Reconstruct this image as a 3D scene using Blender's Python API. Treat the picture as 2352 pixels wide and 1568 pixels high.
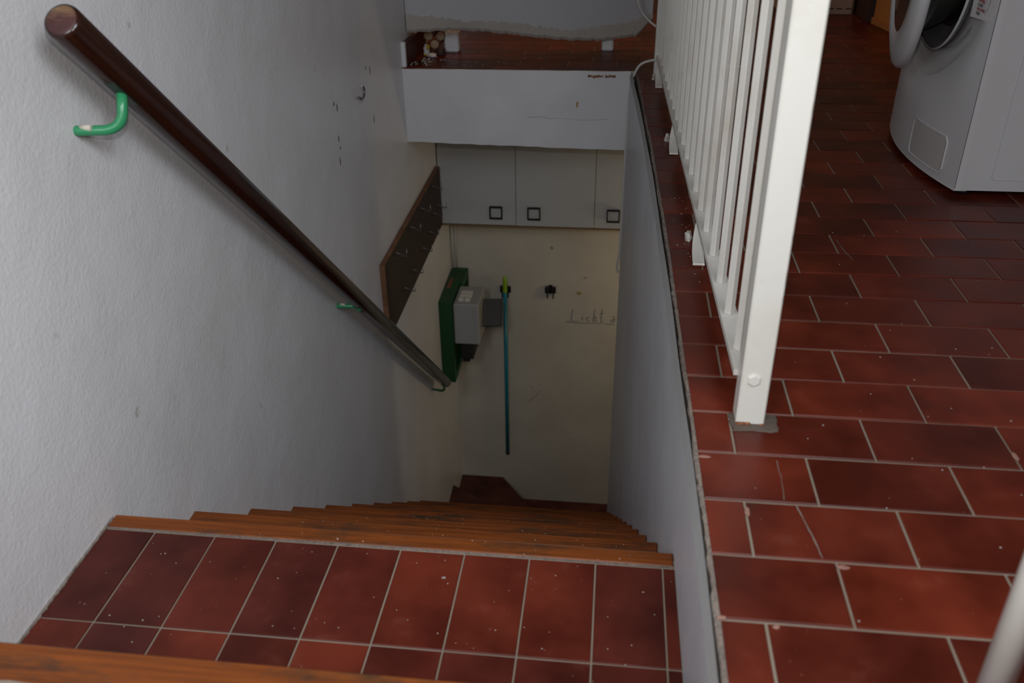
import bpy, bmesh, math, random
from mathutils import Vector, Matrix
for o in list(bpy.data.objects): bpy.data.objects.remove(o)
sc = bpy.context.scene
COL = sc.collection
random.seed(7)
PI = math.pi

# ------------------------------------------------------------ camera
H = .7593
MR = ((.99345, .11356, -.01263), (.04488, -.49012, -.87050), (-.10505, .86424, -.49200))
cd = bpy.data.cameras.new('camera'); cam = bpy.data.objects.new('camera', cd); COL.objects.link(cam)
cd.sensor_width = 36; cd.lens = 2007/2352*36; cd.clip_start = .02; cd.clip_end = 60
m = Matrix(((MR[0][0], -MR[1][0], -MR[2][0], 0), (MR[0][1], -MR[1][1], -MR[2][1], 0),
            (MR[0][2], -MR[1][2], -MR[2][2], H), (0, 0, 0, 1)))
cam.matrix_world = m
cd.dof.use_dof = True; cd.dof.focus_distance = 2.2; cd.dof.aperture_fstop = 5.0
sc.camera = cam
# ------------------------------------------------------------ light
w = bpy.data.worlds.new('world'); sc.world = w; w.use_nodes = True
w.node_tree.nodes['Background'].inputs[0].default_value = (.85, .90, 1, 1)
w.node_tree.nodes['Background'].inputs[1].default_value = .13
def lamp(name, kind, loc, rot, power, col, **k):
    l = bpy.data.lights.new(name, kind); l.energy = power; l.color = col
    for a, v in k.items(): setattr(l, a, v)
    o = bpy.data.objects.new(name, l); COL.objects.link(o); o.location = loc; o.rotation_euler = rot
    return o
def aim(o, target):
    o.rotation_euler = (Vector(target)-o.location).to_track_quat('-Z', 'Y').to_euler()
fl = lamp('camera_flash', 'AREA', (0.0, .06, H+.12), (0, 0, 0), 5.0, (1, .97, .90), shape='RECTANGLE', size=.03, size_y=.015)
aim(fl, (-.1, 2.0, -.25))
wl = lamp('daylight_window', 'AREA', (.48, -.05, 1.5), (0, 0, 0), 9.8, (.90, .94, 1), shape='RECTANGLE', size=.7, size_y=.7, spread=2.1)
rl_ = lamp('right_wall_fill', 'AREA', (-.60, -.45, 1.25), (0, 0, 0), 13, (.92, .95, 1), shape='RECTANGLE', size=.35, size_y=.6)  # unseen fill lamp, added to brighten the right stair wall and balusters
aim(wl, (-.9, .95, .2)); aim(rl_, (.2, 1.6, -.4))
lamp('back_room_warm_fill', 'POINT', (-.45, 4.5, 1.9), (0, 0, 0), 13.0, (1, .50, .18), shadow_soft_size=.06)  # added out-of-frame lamp, gives the floor behind the partition its warm tone
lamp('basement_bulb', 'POINT', (.75, 3.95, -1.1), (0, 0, 0), 5.0, (1, .80, .52), shadow_soft_size=.05)
# ------------------------------------------------------------ colour management
vs = sc.view_settings
vs.view_transform = 'Standard'; vs.look = 'None'; vs.gamma = 1; vs.use_curve_mapping = False; vs.exposure = 0

# ------------------------------------------------------------ materials
def new_mat(name):
    mt = bpy.data.materials.new(name); mt.use_nodes = True
    nt = mt.node_tree; b = nt.nodes['Principled BSDF']
    return mt, nt, b
def N(nt, t, **k):
    n = nt.nodes.new(t)
    for a, v in k.items():
        if a in n.inputs: n.inputs[a].default_value = v
        else: setattr(n, a, v)
    return n
def coords(nt, scale=(1, 1, 1), rnd=True):
    tc = N(nt, 'ShaderNodeTexCoord'); mp = N(nt, 'ShaderNodeMapping'); mp.inputs['Scale'].default_value = scale
    nt.links.new(tc.outputs['Object'], mp.inputs['Vector'])
    if rnd:
        oi = N(nt, 'ShaderNodeObjectInfo'); mu = N(nt, 'ShaderNodeMath', operation='MULTIPLY'); mu.inputs[1].default_value = 37.
        nt.links.new(oi.outputs['Random'], mu.inputs[0]); nt.links.new(mu.outputs[0], mp.inputs['Location'])
    return mp.outputs[0]
def noise(nt, co, scale, detail=3, rough=.55):
    n = N(nt, 'ShaderNodeTexNoise'); n.inputs['Scale'].default_value = scale; n.inputs['Detail'].default_value = detail
    n.inputs['Roughness'].default_value = rough; nt.links.new(co, n.inputs['Vector']); return n.outputs['Fac']
def ramp(nt, fac, stops):
    r = N(nt, 'ShaderNodeValToRGB'); e = r.color_ramp.elements
    while len(e) < len(stops): e.new(.5)
    for i, (p, c) in enumerate(stops): e[i].position = p; e[i].color = (*c, 1)
    nt.links.new(fac, r.inputs[0]); return r.outputs[0]
def mixc(nt, fac, a, b, mode='MIX'):
    mx = N(nt, 'ShaderNodeMix', data_type='RGBA', blend_type=mode)
    for i, v in ((0, fac), (6, a), (7, b)):
        if isinstance(v, (int, float)): mx.inputs[i].default_value = v
        elif isinstance(v, tuple): mx.inputs[i].default_value = (*v, 1)
        else: nt.links.new(v, mx.inputs[i])
    return mx.outputs[2]
def bump(nt, b, h, strength=.3, dist=.002, prev=None):
    bp = N(nt, 'ShaderNodeBump'); bp.inputs['Strength'].default_value = strength; bp.inputs['Distance'].default_value = dist
    nt.links.new(h, bp.inputs['Height'])
    if prev is not None: nt.links.new(prev, bp.inputs['Normal'])
    nt.links.new(bp.outputs[0], b.inputs['Normal']); return bp.outputs[0]
def setp(b, rough=.5, spec=.5, metal=0, coat=0):
    b.inputs['Roughness'].default_value = rough; b.inputs['Specular IOR Level'].default_value = spec
    b.inputs['Metallic'].default_value = metal; b.inputs['Coat Weight'].default_value = coat

def plaster(name, base, dirt, rough=.42, streak=(1, 1, 1), fine=140, amt=.35, dist=.0015, dirt_amt=.5):
    mt, nt, b = new_mat(name); co = coords(nt, (1, 1, 1), False)
    n1 = noise(nt, co, 2.2, 5, .6)
    f = ramp(nt, n1, [(.35, base), (.75, tuple(base[i]*(1-dirt_amt)+dirt[i]*dirt_amt for i in range(3)))])
    n2 = noise(nt, co, 22, 4)
    sp = ramp(nt, n2, [(.70, (0, 0, 0)), (.76, (1, 1, 1))])
    c = mixc(nt, sp, f, dirt)
    nt.links.new(c, b.inputs['Base Color']); setp(b, rough, .5)
    cs = coords(nt, streak, False)
    h1 = noise(nt, cs, fine, 2); h2 = noise(nt, cs, 9, 4, .6)
    p = bump(nt, b, h2, .28, .008); bump(nt, b, h1, amt, dist, p)
    return mt
def tile_mat(name, c1, c2, rough=.28):
    mt, nt, b = new_mat(name); co = coords(nt)
    oi = N(nt, 'ShaderNodeObjectInfo')
    base = ramp(nt, oi.outputs['Random'], [(0, c1), (.55, tuple((c1[i]+c2[i])/2 for i in range(3))), (1, c2)])
    n1 = noise(nt, co, 7, 3)
    mot = ramp(nt, n1, [(.33, (.55, .50, .50)), (.66, (1.2, 1.25, 1.3))])
    c = mixc(nt, 1.0, base, mot, 'MULTIPLY')
    n3 = noise(nt, co, 240, 1)
    sp = ramp(nt, n3, [(.80, (0, 0, 0)), (.83, (1, 1, 1))])
    c = mixc(nt, sp, c, (.30, .22, .18))
    n4 = noise(nt, co, 14, 5, .7)
    dust = ramp(nt, n4, [(.6, (0, 0, 0)), (.9, (.22, .22, .22))])
    c = mixc(nt, dust, c, (.22, .12, .09))
    nt.links.new(c, b.inputs['Base Color']); setp(b, rough, .26)
    rr = N(nt, 'ShaderNodeMapRange'); rr.inputs['To Min'].default_value = rough-.08; rr.inputs['To Max'].default_value = rough+.25
    nt.links.new(n4, rr.inputs['Value']); nt.links.new(rr.outputs[0], b.inputs['Roughness'])
    bump(nt, b, noise(nt, co, 25, 3), .12, .002)
    return mt
def wood(name, c1, c2, dark, scale=(2, 40, 40), rough=.35, wear=.5):
    mt, nt, b = new_mat(name); co = coords(nt, scale)
    n1 = noise(nt, co, 3, 5, .6)
    c = ramp(nt, n1, [(.3, c1), (.7, c2)])
    cw = coords(nt, (1.6, 6, 6)); n2 = noise(nt, cw, 3.2, 6, .7)
    f = ramp(nt, n2, [(.5, (0, 0, 0)), (.68, (wear, wear, wear))])
    c = mixc(nt, f, c, dark)
    nt.links.new(c, b.inputs['Base Color']); setp(b, rough, .5 if rough < .3 else .28)
    bump(nt, b, n1, .25, .001); return mt
def paint(name, col, rough=.35, dirt=None, spec=.5, scale=12, lo=.62, hi=.72, metal=0, bmp=.1, coat=0):
    mt, nt, b = new_mat(name); setp(b, rough, spec, metal, coat)
    co = coords(nt)
    if dirt:
        n = noise(nt, co, scale, 5, .65); f = ramp(nt, n, [(lo, (0, 0, 0)), (hi, (1, 1, 1))])
        nt.links.new(mixc(nt, f, col, dirt), b.inputs['Base Color'])
    else:
        n = noise(nt, co, scale, 3)
        nt.links.new(mixc(nt, n, tuple(.93*x for x in col), tuple(min(1, 1.05*x) for x in col)), b.inputs['Base Color'])
    if bmp: bump(nt, b, noise(nt, co, 60, 2), bmp, .001)
    return mt

M = {}
M['wall'] = plaster('white_gloss_plaster', (.78, .78, .80), (.58, .56, .54), .36, amt=.42, dist=.0017)
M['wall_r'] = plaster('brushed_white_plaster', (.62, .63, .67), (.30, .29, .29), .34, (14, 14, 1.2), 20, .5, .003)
M['wall_b'] = plaster('cream_basement_plaster', (.57, .535, .46), (.30, .26, .21), .7, dirt_amt=.45)
M['beam'] = plaster('beam_plaster', (.66, .66, .68), (.36, .34, .33), .6, dirt_amt=.4)
M['panel'] = plaster('partition_plaster', (.42, .42, .445), (.36, .355, .36), .7, dirt_amt=.3)
M['rag'] = plaster('raw_beige_plaster', (.40, .37, .33), (.28, .24, .21), .85, dirt_amt=.7, amt=.9, dist=.004)
M['strip'] = plaster('grey_cement_edge', (.32, .32, .315), (.30, .29, .27), .6)
M['mortar'] = plaster('dirty_mortar', (.26, .22, .19), (.09, .06, .05), .9, dirt_amt=1.0, amt=1, dist=.004)
M['patch'] = plaster('brownish_cement_patch', (.12, .09, .07), (.05, .035, .028), .85, dirt_amt=1.0, amt=.8, dist=.003)
M['grout'] = plaster('beige_grout', (.26, .215, .165), (.16, .12, .09), .85, dirt_amt=.8)
M['tile'] = tile_mat('terracotta_tile', (.148, .021, .0085), (.085, .013, .0065))
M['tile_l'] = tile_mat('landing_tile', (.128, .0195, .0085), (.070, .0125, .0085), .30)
M['tile_dark'] = tile_mat('dark_red_tile', (.10, .026, .018), (.065, .018, .013), .35)
M['nose'] = wood('varnished_oak', (.235, .060, .009), (.105, .026, .005), (.04, .024, .013), (1.5, 45, 45), .5, .95)
M['rail'] = wood('dark_brown_varnish', (.030, .008, .004), (.015, .0045, .0025), (.02, .008, .005), (40, 40, 2), .16, .5)
M['railend'] = wood('rail_end_grain', (.075, .028, .026), (.05, .020, .020), (.24, .15, .07), (9, 9, 9), .5, 1)
M['green'] = paint('green_enamel', (.030, .24, .10), .25, (.35, .30, .24), scale=30, lo=.66, hi=.70)
M['green_w'] = paint('green_wood', (.008, .068, .019), .5, (.005, .036, .013), scale=5, lo=.5, hi=.9)
M['plate'] = paint('dark_green_steel', (.010, .03, .018), .4)
M['chip_w'] = paint('bare_white', (.55, .50, .42), .7)
M['white'] = paint('cream_white_enamel', (.72, .71, .655), .30, (.60, .56, .48), scale=6, lo=.5, hi=.9)
M['white2'] = paint('off_white_enamel', (.66, .645, .60), .35, (.50, .44, .37), scale=5, lo=.5, hi=.85)
M['rust'] = paint('rust', (.16, .055, .022), .85, (.30, .12, .05), scale=120, lo=.5, hi=.6)
M['laminate'] = paint('grey_white_laminate', (.46, .465, .465), .5, scale=3)
M['chipboard'] = paint('chipboard_edge', (.17, .10, .05), .8, (.10, .06, .03), scale=90)
M['black'] = paint('black_plastic', (.012, .012, .013), .35)
M['darkgap'] = paint('dark_gap', (.015, .012, .012), .9)
M['boardb'] = wood('dark_brown_board', (.045, .021, .014), (.032, .015, .010), (.025, .012, .009), (3, 3, 30), .6, .6)
M['boarde'] = wood('veneer_edge', (.22, .105, .05), (.15, .07, .035), (.08, .04, .02), (3, 3, 30), .6, .6)
M['wire'] = paint('grey_metal_wire', (.22, .20, .19), .3, metal=.8)
M['meter'] = paint('grey_steel_box', (.34, .34, .33), .5, scale=4)
M['fuse'] = paint('ivory_plastic', (.62, .60, .54), .5)
M['red'] = paint('reddish_brown', (.22, .085, .045), .7)
M['teal'] = paint('teal_plastic', (.010, .20, .27), .35)
M['lime'] = paint('lime_plastic', (.25, .42, .02), .4)
M['cable'] = paint('white_cable', (.55, .55, .52), .45)
M['washer'] = paint('white_appliance', (.56, .55, .555), .38, scale=2, bmp=0)
M['washer2'] = paint('white_plastic', (.52, .52, .53), .36, scale=2, bmp=0)
M['rubber'] = paint('grey_rubber', (.10, .105, .11), .45)
M['drum'] = paint('dark_drum', (.03, .032, .03), .4, metal=.6)
M['flap'] = paint('beige_grey_plastic', (.44, .42, .40), .5)
M['carton'] = paint('pale_carton', (.42, .30, .23), .85)
M['cardboard'] = paint('orange_cardboard', (.42, .19, .045), .8, (.33, .13, .04), scale=4, lo=.4, hi=.8)
M['darkbox'] = paint('dark_brown_panel', (.045, .018, .012), .7)
M['stickend'] = paint('cut_wood', (.34, .24, .15), .8, (.22, .13, .08), scale=90)
M['bark'] = paint('bark', (.10, .05, .03), .9)
M['bag'] = paint('crumpled_plastic', (.55, .55, .55), .3)
M['yellow'] = paint('yellow_print', (.45, .36, .02), .4)
M['stain'] = paint('yellow_stain', (.36, .26, .09), .8)
M['smudge'] = paint('grey_smudge', (.28, .255, .225), .8)
M['pencil'] = paint('blue_grey_pencil', (.13, .14, .165), .7)
M['debris'] = paint('plaster_crumbs', (.50, .46, .42), .9)
M['ink'] = paint('black_ink', (.05, .05, .06), .7)
M['inkr'] = paint('red_ink', (.35, .04, .06), .7)
M['chip'] = paint('dark_chip', (.06, .04, .03), .9)
mt, nt, b = new_mat('smoked_glass'); b.inputs['Base Color'].default_value = (.035, .037, .035, 1); setp(b, .08, .6, 0, .3); M['glass'] = mt
nt.links.new(mixc(nt, noise(nt, coords(nt), 8, 3), (.026, .028, .027), (.050, .050, .045)), b.inputs['Base Color'])
mt, nt, b = new_mat('clear_smoked_plastic'); setp(b, .25, .5); b.inputs['Alpha'].default_value = .78
nt.links.new(mixc(nt, noise(nt, coords(nt), 9, 3), (.05, .05, .045), (.09, .085, .075)), b.inputs['Base Color']); M['clear'] = mt

# ------------------------------------------------------------ mesh helpers
class MB:
    def __init__(s): s.v = []; s.f = []; s.sm = []
    def add(s, vs_, fs, smooth=False):
        o = len(s.v); s.v += [tuple(v) for v in vs_]; s.f += [tuple(i+o for i in f) for f in fs]; s.sm += [smooth]*len(fs); return s
    def box(s, x0, x1, y0, y1, z0, z1, b=0., T=None):
        if x0 > x1: x0, x1 = x1, x0
        if y0 > y1: y0, y1 = y1, y0
        if z0 > z1: z0, z1 = z1, z0
        if b <= 0:
            v = [(x, y, z) for z in (z0, z1) for y in (y0, y1) for x in (x0, x1)]
            f = [(0, 2, 3, 1), (4, 5, 7, 6), (0, 1, 5, 4), (2, 6, 7, 3), (0, 4, 6, 2), (1, 3, 7, 5)]
        else:
            b = min(b, (x1-x0)/2.01, (y1-y0)/2.01, (z1-z0)/2.01)
            bm = bmesh.new(); bmesh.ops.create_cube(bm, size=1)
            for q in bm.verts:
                q.co = Vector(((x0+x1)/2+q.co.x*(x1-x0), (y0+y1)/2+q.co.y*(y1-y0), (z0+z1)/2+q.co.z*(z1-z0)))
            bmesh.ops.bevel(bm, geom=bm.edges[:], offset=b, segments=1, affect='EDGES', profile=.5)
            bm.verts.index_update(); v = [tuple(q.co) for q in bm.verts]; f = [tuple(q.index for q in fa.verts) for fa in bm.faces]; bm.free()
        if T is not None: v = [tuple(T @ Vector(q)) for q in v]
        return s.add(v, f)
    def prism(s, poly, z0, z1, b=0.):
        """polygon (x,y) counter-clockwise extruded in z with a small chamfer on the top edge"""
        n = len(poly); a = sum(poly[i][0]*poly[(i+1) % n][1]-poly[(i+1) % n][0]*poly[i][1] for i in range(n))
        if a < 0: poly = poly[::-1]
        v = [(x, y, z0) for x, y in poly]+[(x, y, z1-b) for x, y in poly]
        f = [tuple(range(n-1, -1, -1))]+[(i, (i+1) % n, n+(i+1) % n, n+i) for i in range(n)]
        if b > 0:
            cx = sum(p[0] for p in poly)/n; cy = sum(p[1] for p in poly)/n
            ins = []
            for i in range(n):
                p0, p1, p2 = Vector(poly[i-1]), Vector(poly[i]), Vector(poly[(i+1) % n])
                d1 = (p1-p0).normalized() if (p1-p0).length > 1e-7 else Vector((1, 0)); d2 = (p2-p1).normalized() if (p2-p1).length > 1e-7 else d1
                n1 = Vector((-d1.y, d1.x)); n2 = Vector((-d2.y, d2.x)); nn = (n1+n2)
                nn = nn.normalized()*b/max(.4, nn.normalized().dot(n1)) if nn.length > 1e-6 else n1*b
                ins.append(tuple(p1+nn))
            v += [(x, y, z1) for x, y in ins]
            f += [(n+i, n+(i+1) % n, 2*n+(i+1) % n, 2*n+i) for i in range(n)]+[tuple(range(2*n, 3*n))]
        else: f.append(tuple(range(n, 2*n)))
        return s.add(v, f)
    def tube(s, pts, r, n=12, cap=True, flat=None):
        pts = [Vector(p) for p in pts]; rs = r if isinstance(r, (list, tuple)) else [r]*len(pts)
        v = []; up = None
        for i, p in enumerate(pts):
            d = (pts[min(i+1, len(pts)-1)]-pts[max(i-1, 0)]).normalized()
            if up is None:
                up = Vector((0, 0, 1)) if abs(d.z) < .9 else Vector((1, 0, 0))
            a = (up-d*up.dot(d)).normalized(); c = d.cross(a); up = a
            for k in range(n):
                t = 2*PI*k/n; v.append(p+a*math.cos(t)*rs[i]*(flat or 1)+c*math.sin(t)*rs[i])
        f = [(i*n+k, i*n+(k+1) % n, (i+1)*n+(k+1) % n, (i+1)*n+k) for i in range(len(pts)-1) for k in range(n)]
        s.add(v, f, True)
        if cap:
            o = len(s.v)-len(v); s.f += [tuple(o+k for k in range(n-1, -1, -1)), tuple(o+(len(pts)-1)*n+k for k in range(n))]; s.sm += [False]*2
        return s
    def lathe(s, prof, n=48, T=None, smooth=True, a0=0, a1=2*PI):
        """profile (r, h) about local z"""
        v = []; full = abs(a1-a0-2*PI) < 1e-6; m_ = n if full else n+1
        for r, h in prof:
            for k in range(m_):
                t = a0+(a1-a0)*k/n; v.append(Vector((r*math.cos(t), r*math.sin(t), h)))
        if T is not None: v = [T @ q for q in v]
        f = []
        for i in range(len(prof)-1):
            for k in range(n):
                k2 = (k+1) % m_; f.append((i*m_+k, i*m_+k2, (i+1)*m_+k2, (i+1)*m_+k))
        return s.add(v, f, smooth)
    def mesh(s, name, mat):
        me = bpy.data.meshes.new(name); me.from_pydata(s.v, [], s.f); me.update()
        bm = bmesh.new(); bm.from_mesh(me); bmesh.ops.recalc_face_normals(bm, faces=bm.faces[:]); bm.to_mesh(me); bm.free()
        for p, q in zip(me.polygons, s.sm): p.use_smooth = q
        me.materials.append(mat); return me
    def build(s, name, mat, parent=None, T=None):
        o = bpy.data.objects.new(name, s.mesh(name, mat)); COL.objects.link(o)
        if T is not None: o.matrix_world = T
        if parent is not None:
            o.parent = parent
            if T is None: o.matrix_parent_inverse = Matrix.Translation(parent.location).inverted()
        return o
def link(name, me, loc, parent, rz=0):
    o = bpy.data.objects.new(name, me); COL.objects.link(o); o.parent = parent; o.location = Vector(loc)-(parent.location if parent else Vector()); o.rotation_euler = (0, 0, rz); return o
def tag(o, label=None, cat=None, group=None, kind=None):
    for k, v in (('label', label), ('category', cat), ('group', group), ('kind', kind)):
        if v: o[k] = v
    return o
def empty(name, loc, label, cat, group=None):
    o = bpy.data.objects.new(name, None); COL.objects.link(o); o.location = loc; o.empty_display_size = .05
    return tag(o, label, cat, group)
def structure(o, label=None, cat=None): return tag(o, label, cat, kind='structure')
def lerp_poly(P, y):
    for (y0, x0), (y1, x1) in zip(P, P[1:]):
        if y <= y1 or (y1, x1) == P[-1]: return x0+(x1-x0)*(y-y0)/(y1-y0)
def ragged(P0, n, amp, seed):
    r = random.Random(seed); return [r.uniform(-amp, amp) for _ in range(n)]

LW = lambda y: -.8107-.0113*y                                   # stairwell face of the left wall
FP = [(-.6, .130), (.64, .129), (1.07, .126), (2.0, .109), (2.7, .088), (3.5, .052)]
RW = lambda y: lerp_poly(FP, y)                                  # stairwell face of the right wall
TP = [(-.8, .142), (.725, .142), (1.145, .1375), (1.46, .1325), (1.775, .129), (2.2, .1186), (2.62, .108), (2.72, .1024), (3.3, .0855), (3.5, .0735)]
TE = lambda y: lerp_poly(TP, y)                                  # edge of the upper tiles
YB = 3.5; YBACK = 4.36; ZL = -.230

# ------------------------------------------------------------ the setting
wl_ = MB()
for y0, y1, z0, z1 in ((-.9, YBACK+.1, -3.2, 2.3),):
    ys = [y0+(y1-y0)*i/20 for i in range(21)]
    v = [(LW(y), y, z) for y in ys for z in (z0, z1)]+[(LW(y)-.15, y, z) for y in ys for z in (z0, z1)]
    n = len(ys); f = []
    for i in range(n-1):
        a = 2*i; f += [(a, a+2, a+3, a+1), (2*n+a, 2*n+a+1, 2*n+a+3, 2*n+a+2), (a+1, a+3, 2*n+a+3, 2*n+a+1), (a, 2*n+a, 2*n+a+2, a+2)]
    f += [(0, 1, 2*n+1, 2*n), (2*n-2, 4*n-2, 4*n-1, 2*n-1)]
    wl_.add(v, f)
wall_left = structure(wl_.build('wall_left', M['wall']), 'tall white painted plaster wall with handrail left of the stairs', 'wall')
# small paint chips with dark plaster showing
for y, z, h in ((2.557, .094, .010), (2.585, .075, .016), (2.566, -.015, .014), (2.575, -.045, .006), (2.5587, -.085, .017), (3.003, .094, .02), (3.0, -.074, .02), (2.95, .115, .008)):
    c = MB(); c.prism([(-.003, -h*.6), (.0035, -h*.35), (.004, h*.3), (.0, h), (-.0035, h*.4)], 0, .0012, .0003)
    T = Matrix(((0, 0, 1, LW(y)-.0006), (1, 0, 0, y), (0, 1, 0, z), (0, 0, 0, 1)))
    o = c.build('paint_chip', M['chip']); o.matrix_world = T; o.parent = wall_left
# rough grout smear where the landing tiles meet the left wall
sm = MB(); r = random.Random(5); pts = []
for i in range(60):
    y = .60+i*.0079; pts.append((LW(y)+.002+r.uniform(0, .0035), y))
sm.prism(pts+[(LW(1.07)-.003, 1.07), (LW(.6)-.003, .6)], ZL-.01, ZL+.003, 0); sm.build('mortar_bead', M['mortar'], wall_left)

# right stairwell wall
wr = MB(); ys = [-.6+i*.1025 for i in range(41)]; v = []
top_in = lambda y: (RW(y), -.022)
for y in ys:
    v += [(RW(y), y, -3.2), (RW(y)-.0005, y, -1.2), (RW(y), y, -.022), (RW(y)+.105, y, -.60), (RW(y)+.105, y, -3.2)]
f = []
for i in range(len(ys)-1):
    a = 5*i
    for k in range(5): f.append((a+k, a+5+k, a+5+(k+1) % 5, a+(k+1) % 5))
f += [(0, 1, 2, 3, 4), tuple(5*(len(ys)-1)+k for k in (4, 3, 2, 1, 0))]
wr.add(v, f)
wall_right = structure(wr.build('wall_right', M['wall_r']), 'low grey white plaster wall between stairs and upper tiled floor', 'wall')
# chamfered grey edge strip, crack and ragged mortar along its top
ts = MB(); v = []; ys = [-.6+i*.041 for i in range(101)]
for y in ys:
    xw = .0058+.0010*math.sin(y*9)
    v += [(RW(y)-.001, y, -.024), (RW(y)+xw, y, -.002), (RW(y)+xw, y, -.03), (RW(y), y, -.03)]
f = []
for i in range(len(ys)-1):
    for k in range(4): f.append((4*i+k, 4*i+4+k, 4*i+4+(k+1) % 4, 4*i+(k+1) % 4))
ts.add(v, f); trim1 = structure(ts.build('trim_1', M['strip']), 'grey chamfered cement edge along the top of the right stair wall', 'trim')
mo = MB(); r = random.Random(3); v = []; ys = [.2+i*.0125 for i in range(265)]
for y in ys:
    x1 = TE(y)+.002+r.uniform(0, .0015); x0 = TE(y)-.0042+r.uniform(-.0012, .0020)+.0009*math.sin(y*23)
    zt = -.001+r.uniform(-.002, .0015)
    v += [(x0, y, -.035), (x0+r.uniform(0, .001), y, zt-.003), ((x0+x1)/2, y, zt), (x1, y, -.0015), (x1, y, -.035)]
f = []
for i in range(len(ys)-1):
    for k in range(5): f.append((5*i+k, 5*i+5+k, 5*i+5+(k+1) % 5, 5*i+(k+1) % 5))
mo.add(v, f); structure(mo.build('trim_2', M['mortar']), 'ragged crumbling mortar line along the tile edge above the stairs', 'trim')

# upper floor slab (grout surface) with single tiles
XR, YF = 2.3, 5.9
fl_ = MB()
edge = [(TE(y)-.002, y) for y in [-.6, 0, .725, 1.145, 1.46, 1.775, 2.2, 2.62, 2.72, 3.3, YB]]
fl_.prism(edge+[(-.80, YB), (LW(YF)+.0, YF), (XR, YF), (XR, -.6)], -.28, -.0022)
floor = structure(fl_.build('floor', M['grout']), 'upper floor of brick red rectangular tiles around the stairwell', 'floor')
PX, PY, G = .195, .105, .0018
def project(x, y, z):
    d = (x, y, z-H); c = [sum(a*b_ for a, b_ in zip(rw, d)) for rw in MR]
    return 1176+2007*c[0]/c[2], 784+2007*c[1]/c[2], c[2]
full_me = MB().prism([(G, G), (PX-G, G), (PX-G, PY-G), (G, PY-G)], -.011, 0, .0012).mesh('tile', M['tile'])
far_me = MB().prism([(G, G), (PX-G, G), (PX-G, PY-G), (G, PY-G)], -.011, 0, .0012).mesh('tile', M['tile'])
cand = []
for n in range(-12, 50):
    y0 = .725+n*PY; y1 = y0+PY
    off = .194 if n % 2 else .2915
    if y1 > YF: break
    for mcol in range(-8, 13):
        x0 = off+mcol*PX; x1 = x0+PX
        if x0 > XR-.05: continue
        yy0 = y0; cut = None
        if y1 <= YB or x0 > TE(YB):
            if x1 <= max(TE(y0), TE(y1)): 
                if y1 <= YB+.02: continue
        if y0 >= YB or (y1 > YB and x1 < TE(YB)):
            if x1 < LW(y0)+.03: continue
            xl = LW(y1)+.004
            if x0 < xl or y0 < YB: cut = [(max(x0+G, xl), max(y0+G, YB+.001)), (min(x1, XR)-G, max(y0+G, YB+.001)), (min(x1, XR)-G, y1-G), (max(x0+G, xl), y1-G)]
        else:
            if x1 < TE(y1)+.01: continue
            if x0 < TE(y0)+.006:
                e = .0025
                cut = [(TE(y0)+e, y0+G), (x1-G, y0+G), (x1-G, y1-G), (TE(y1)+e, y1-G)]
                if y1 > YB: cut = [(TE(y0)+e, y0+G), (x1-G, y0+G), (x1-G, y1-G), (max(x0, LW(y1))+G, y1-G), (max(x0, LW(y1))+G, YB+.001), (TE(YB)+e, YB+.001)]
        cand.append((x0, y0, cut))
def visible(x0, y0):
    for ax in (.02, .5, .98):
        for ay in (.02, .98):
            px, py, c = project(x0+ax*PX, y0+ay*PY, 0)
            if c > .2 and 0 <= px <= 2352 and 0 <= py <= 1568: return True
    return False
def hidden(x0, y0):
    return (x0 > .84 and 2.17 < y0 < 2.65) or (x0 > .95+(y0-2.7)*.6 and y0 > 2.6) 
keys = []
for x0, y0, cut in cand:
    vis = visible(x0, y0) and not hidden(x0, y0)
    keys.append(((0 if vis else 1), math.hypot(x0, y0), x0, y0, cut))
keys.sort(key=lambda k: k[:4])
rest = MB(); cnt = 0; rr = random.Random(11)
for vis, d, x0, y0, cut in keys:
    dz = rr.uniform(-.0006, .0006)
    if vis == 0 and cnt < 298:
        cnt += 1
        if cut: 
            poly = [(x-x0, y-y0) for x, y in cut]
            o = link('tile', MB().prism(poly, -.011, 0, .0012).mesh('tile', M['tile']), (x0, y0, dz), floor)
        else: link('tile', full_me, (x0, y0, dz), floor)
    else:
        rest.prism(cut or [(x0+G, y0+G), (x0+PX-G, y0+G), (x0+PX-G, y0+PY-G), (x0+G, y0+PY-G)], -.011, dz, .0012)
tag(rest.build('far_tiles', M['tile'], floor), kind='stuff')
# hairline cracks in near tiles and pale chips in their edges
def crack(pts, wdt, name='crack', mat='mortar', z=.0012, parent=None):
    c = MB(); v = []; f = []; r_ = random.Random(int(pts[0][0]*1e4))
    P = []
    for (a, b_) in zip(pts, pts[1:]):
        for k in range(6): P.append((a[0]+(b_[0]-a[0])*k/6+r_.uniform(-.0008, .0008), a[1]+(b_[1]-a[1])*k/6))
    P.append(pts[-1])
    for i, p in enumerate(P):
        ww = wdt*(.5+r_.random()); v += [(p[0]-ww, p[1], z-.0012), (p[0]-ww*.7, p[1], z), (p[0]+ww*.7, p[1], z), (p[0]+ww, p[1], z-.0012)]
    for i in range(len(P)-1):
        for k in range(3): f.append((4*i+k, 4*i+k+1, 4*i+5+k, 4*i+4+k))
    c.add(v, f); return c.build(name, M[mat], parent or floor)
crack([(.497, 1.846), (.500, 1.79), (.508, 1.742)], .0006)
crack([(.2488, 1.0273), (.2498, .9861), (.2463, .9396)], .0005)
crack([(.2611, .9304), (.2684, .8862), (.2762, .8336)], .0006)
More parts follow.
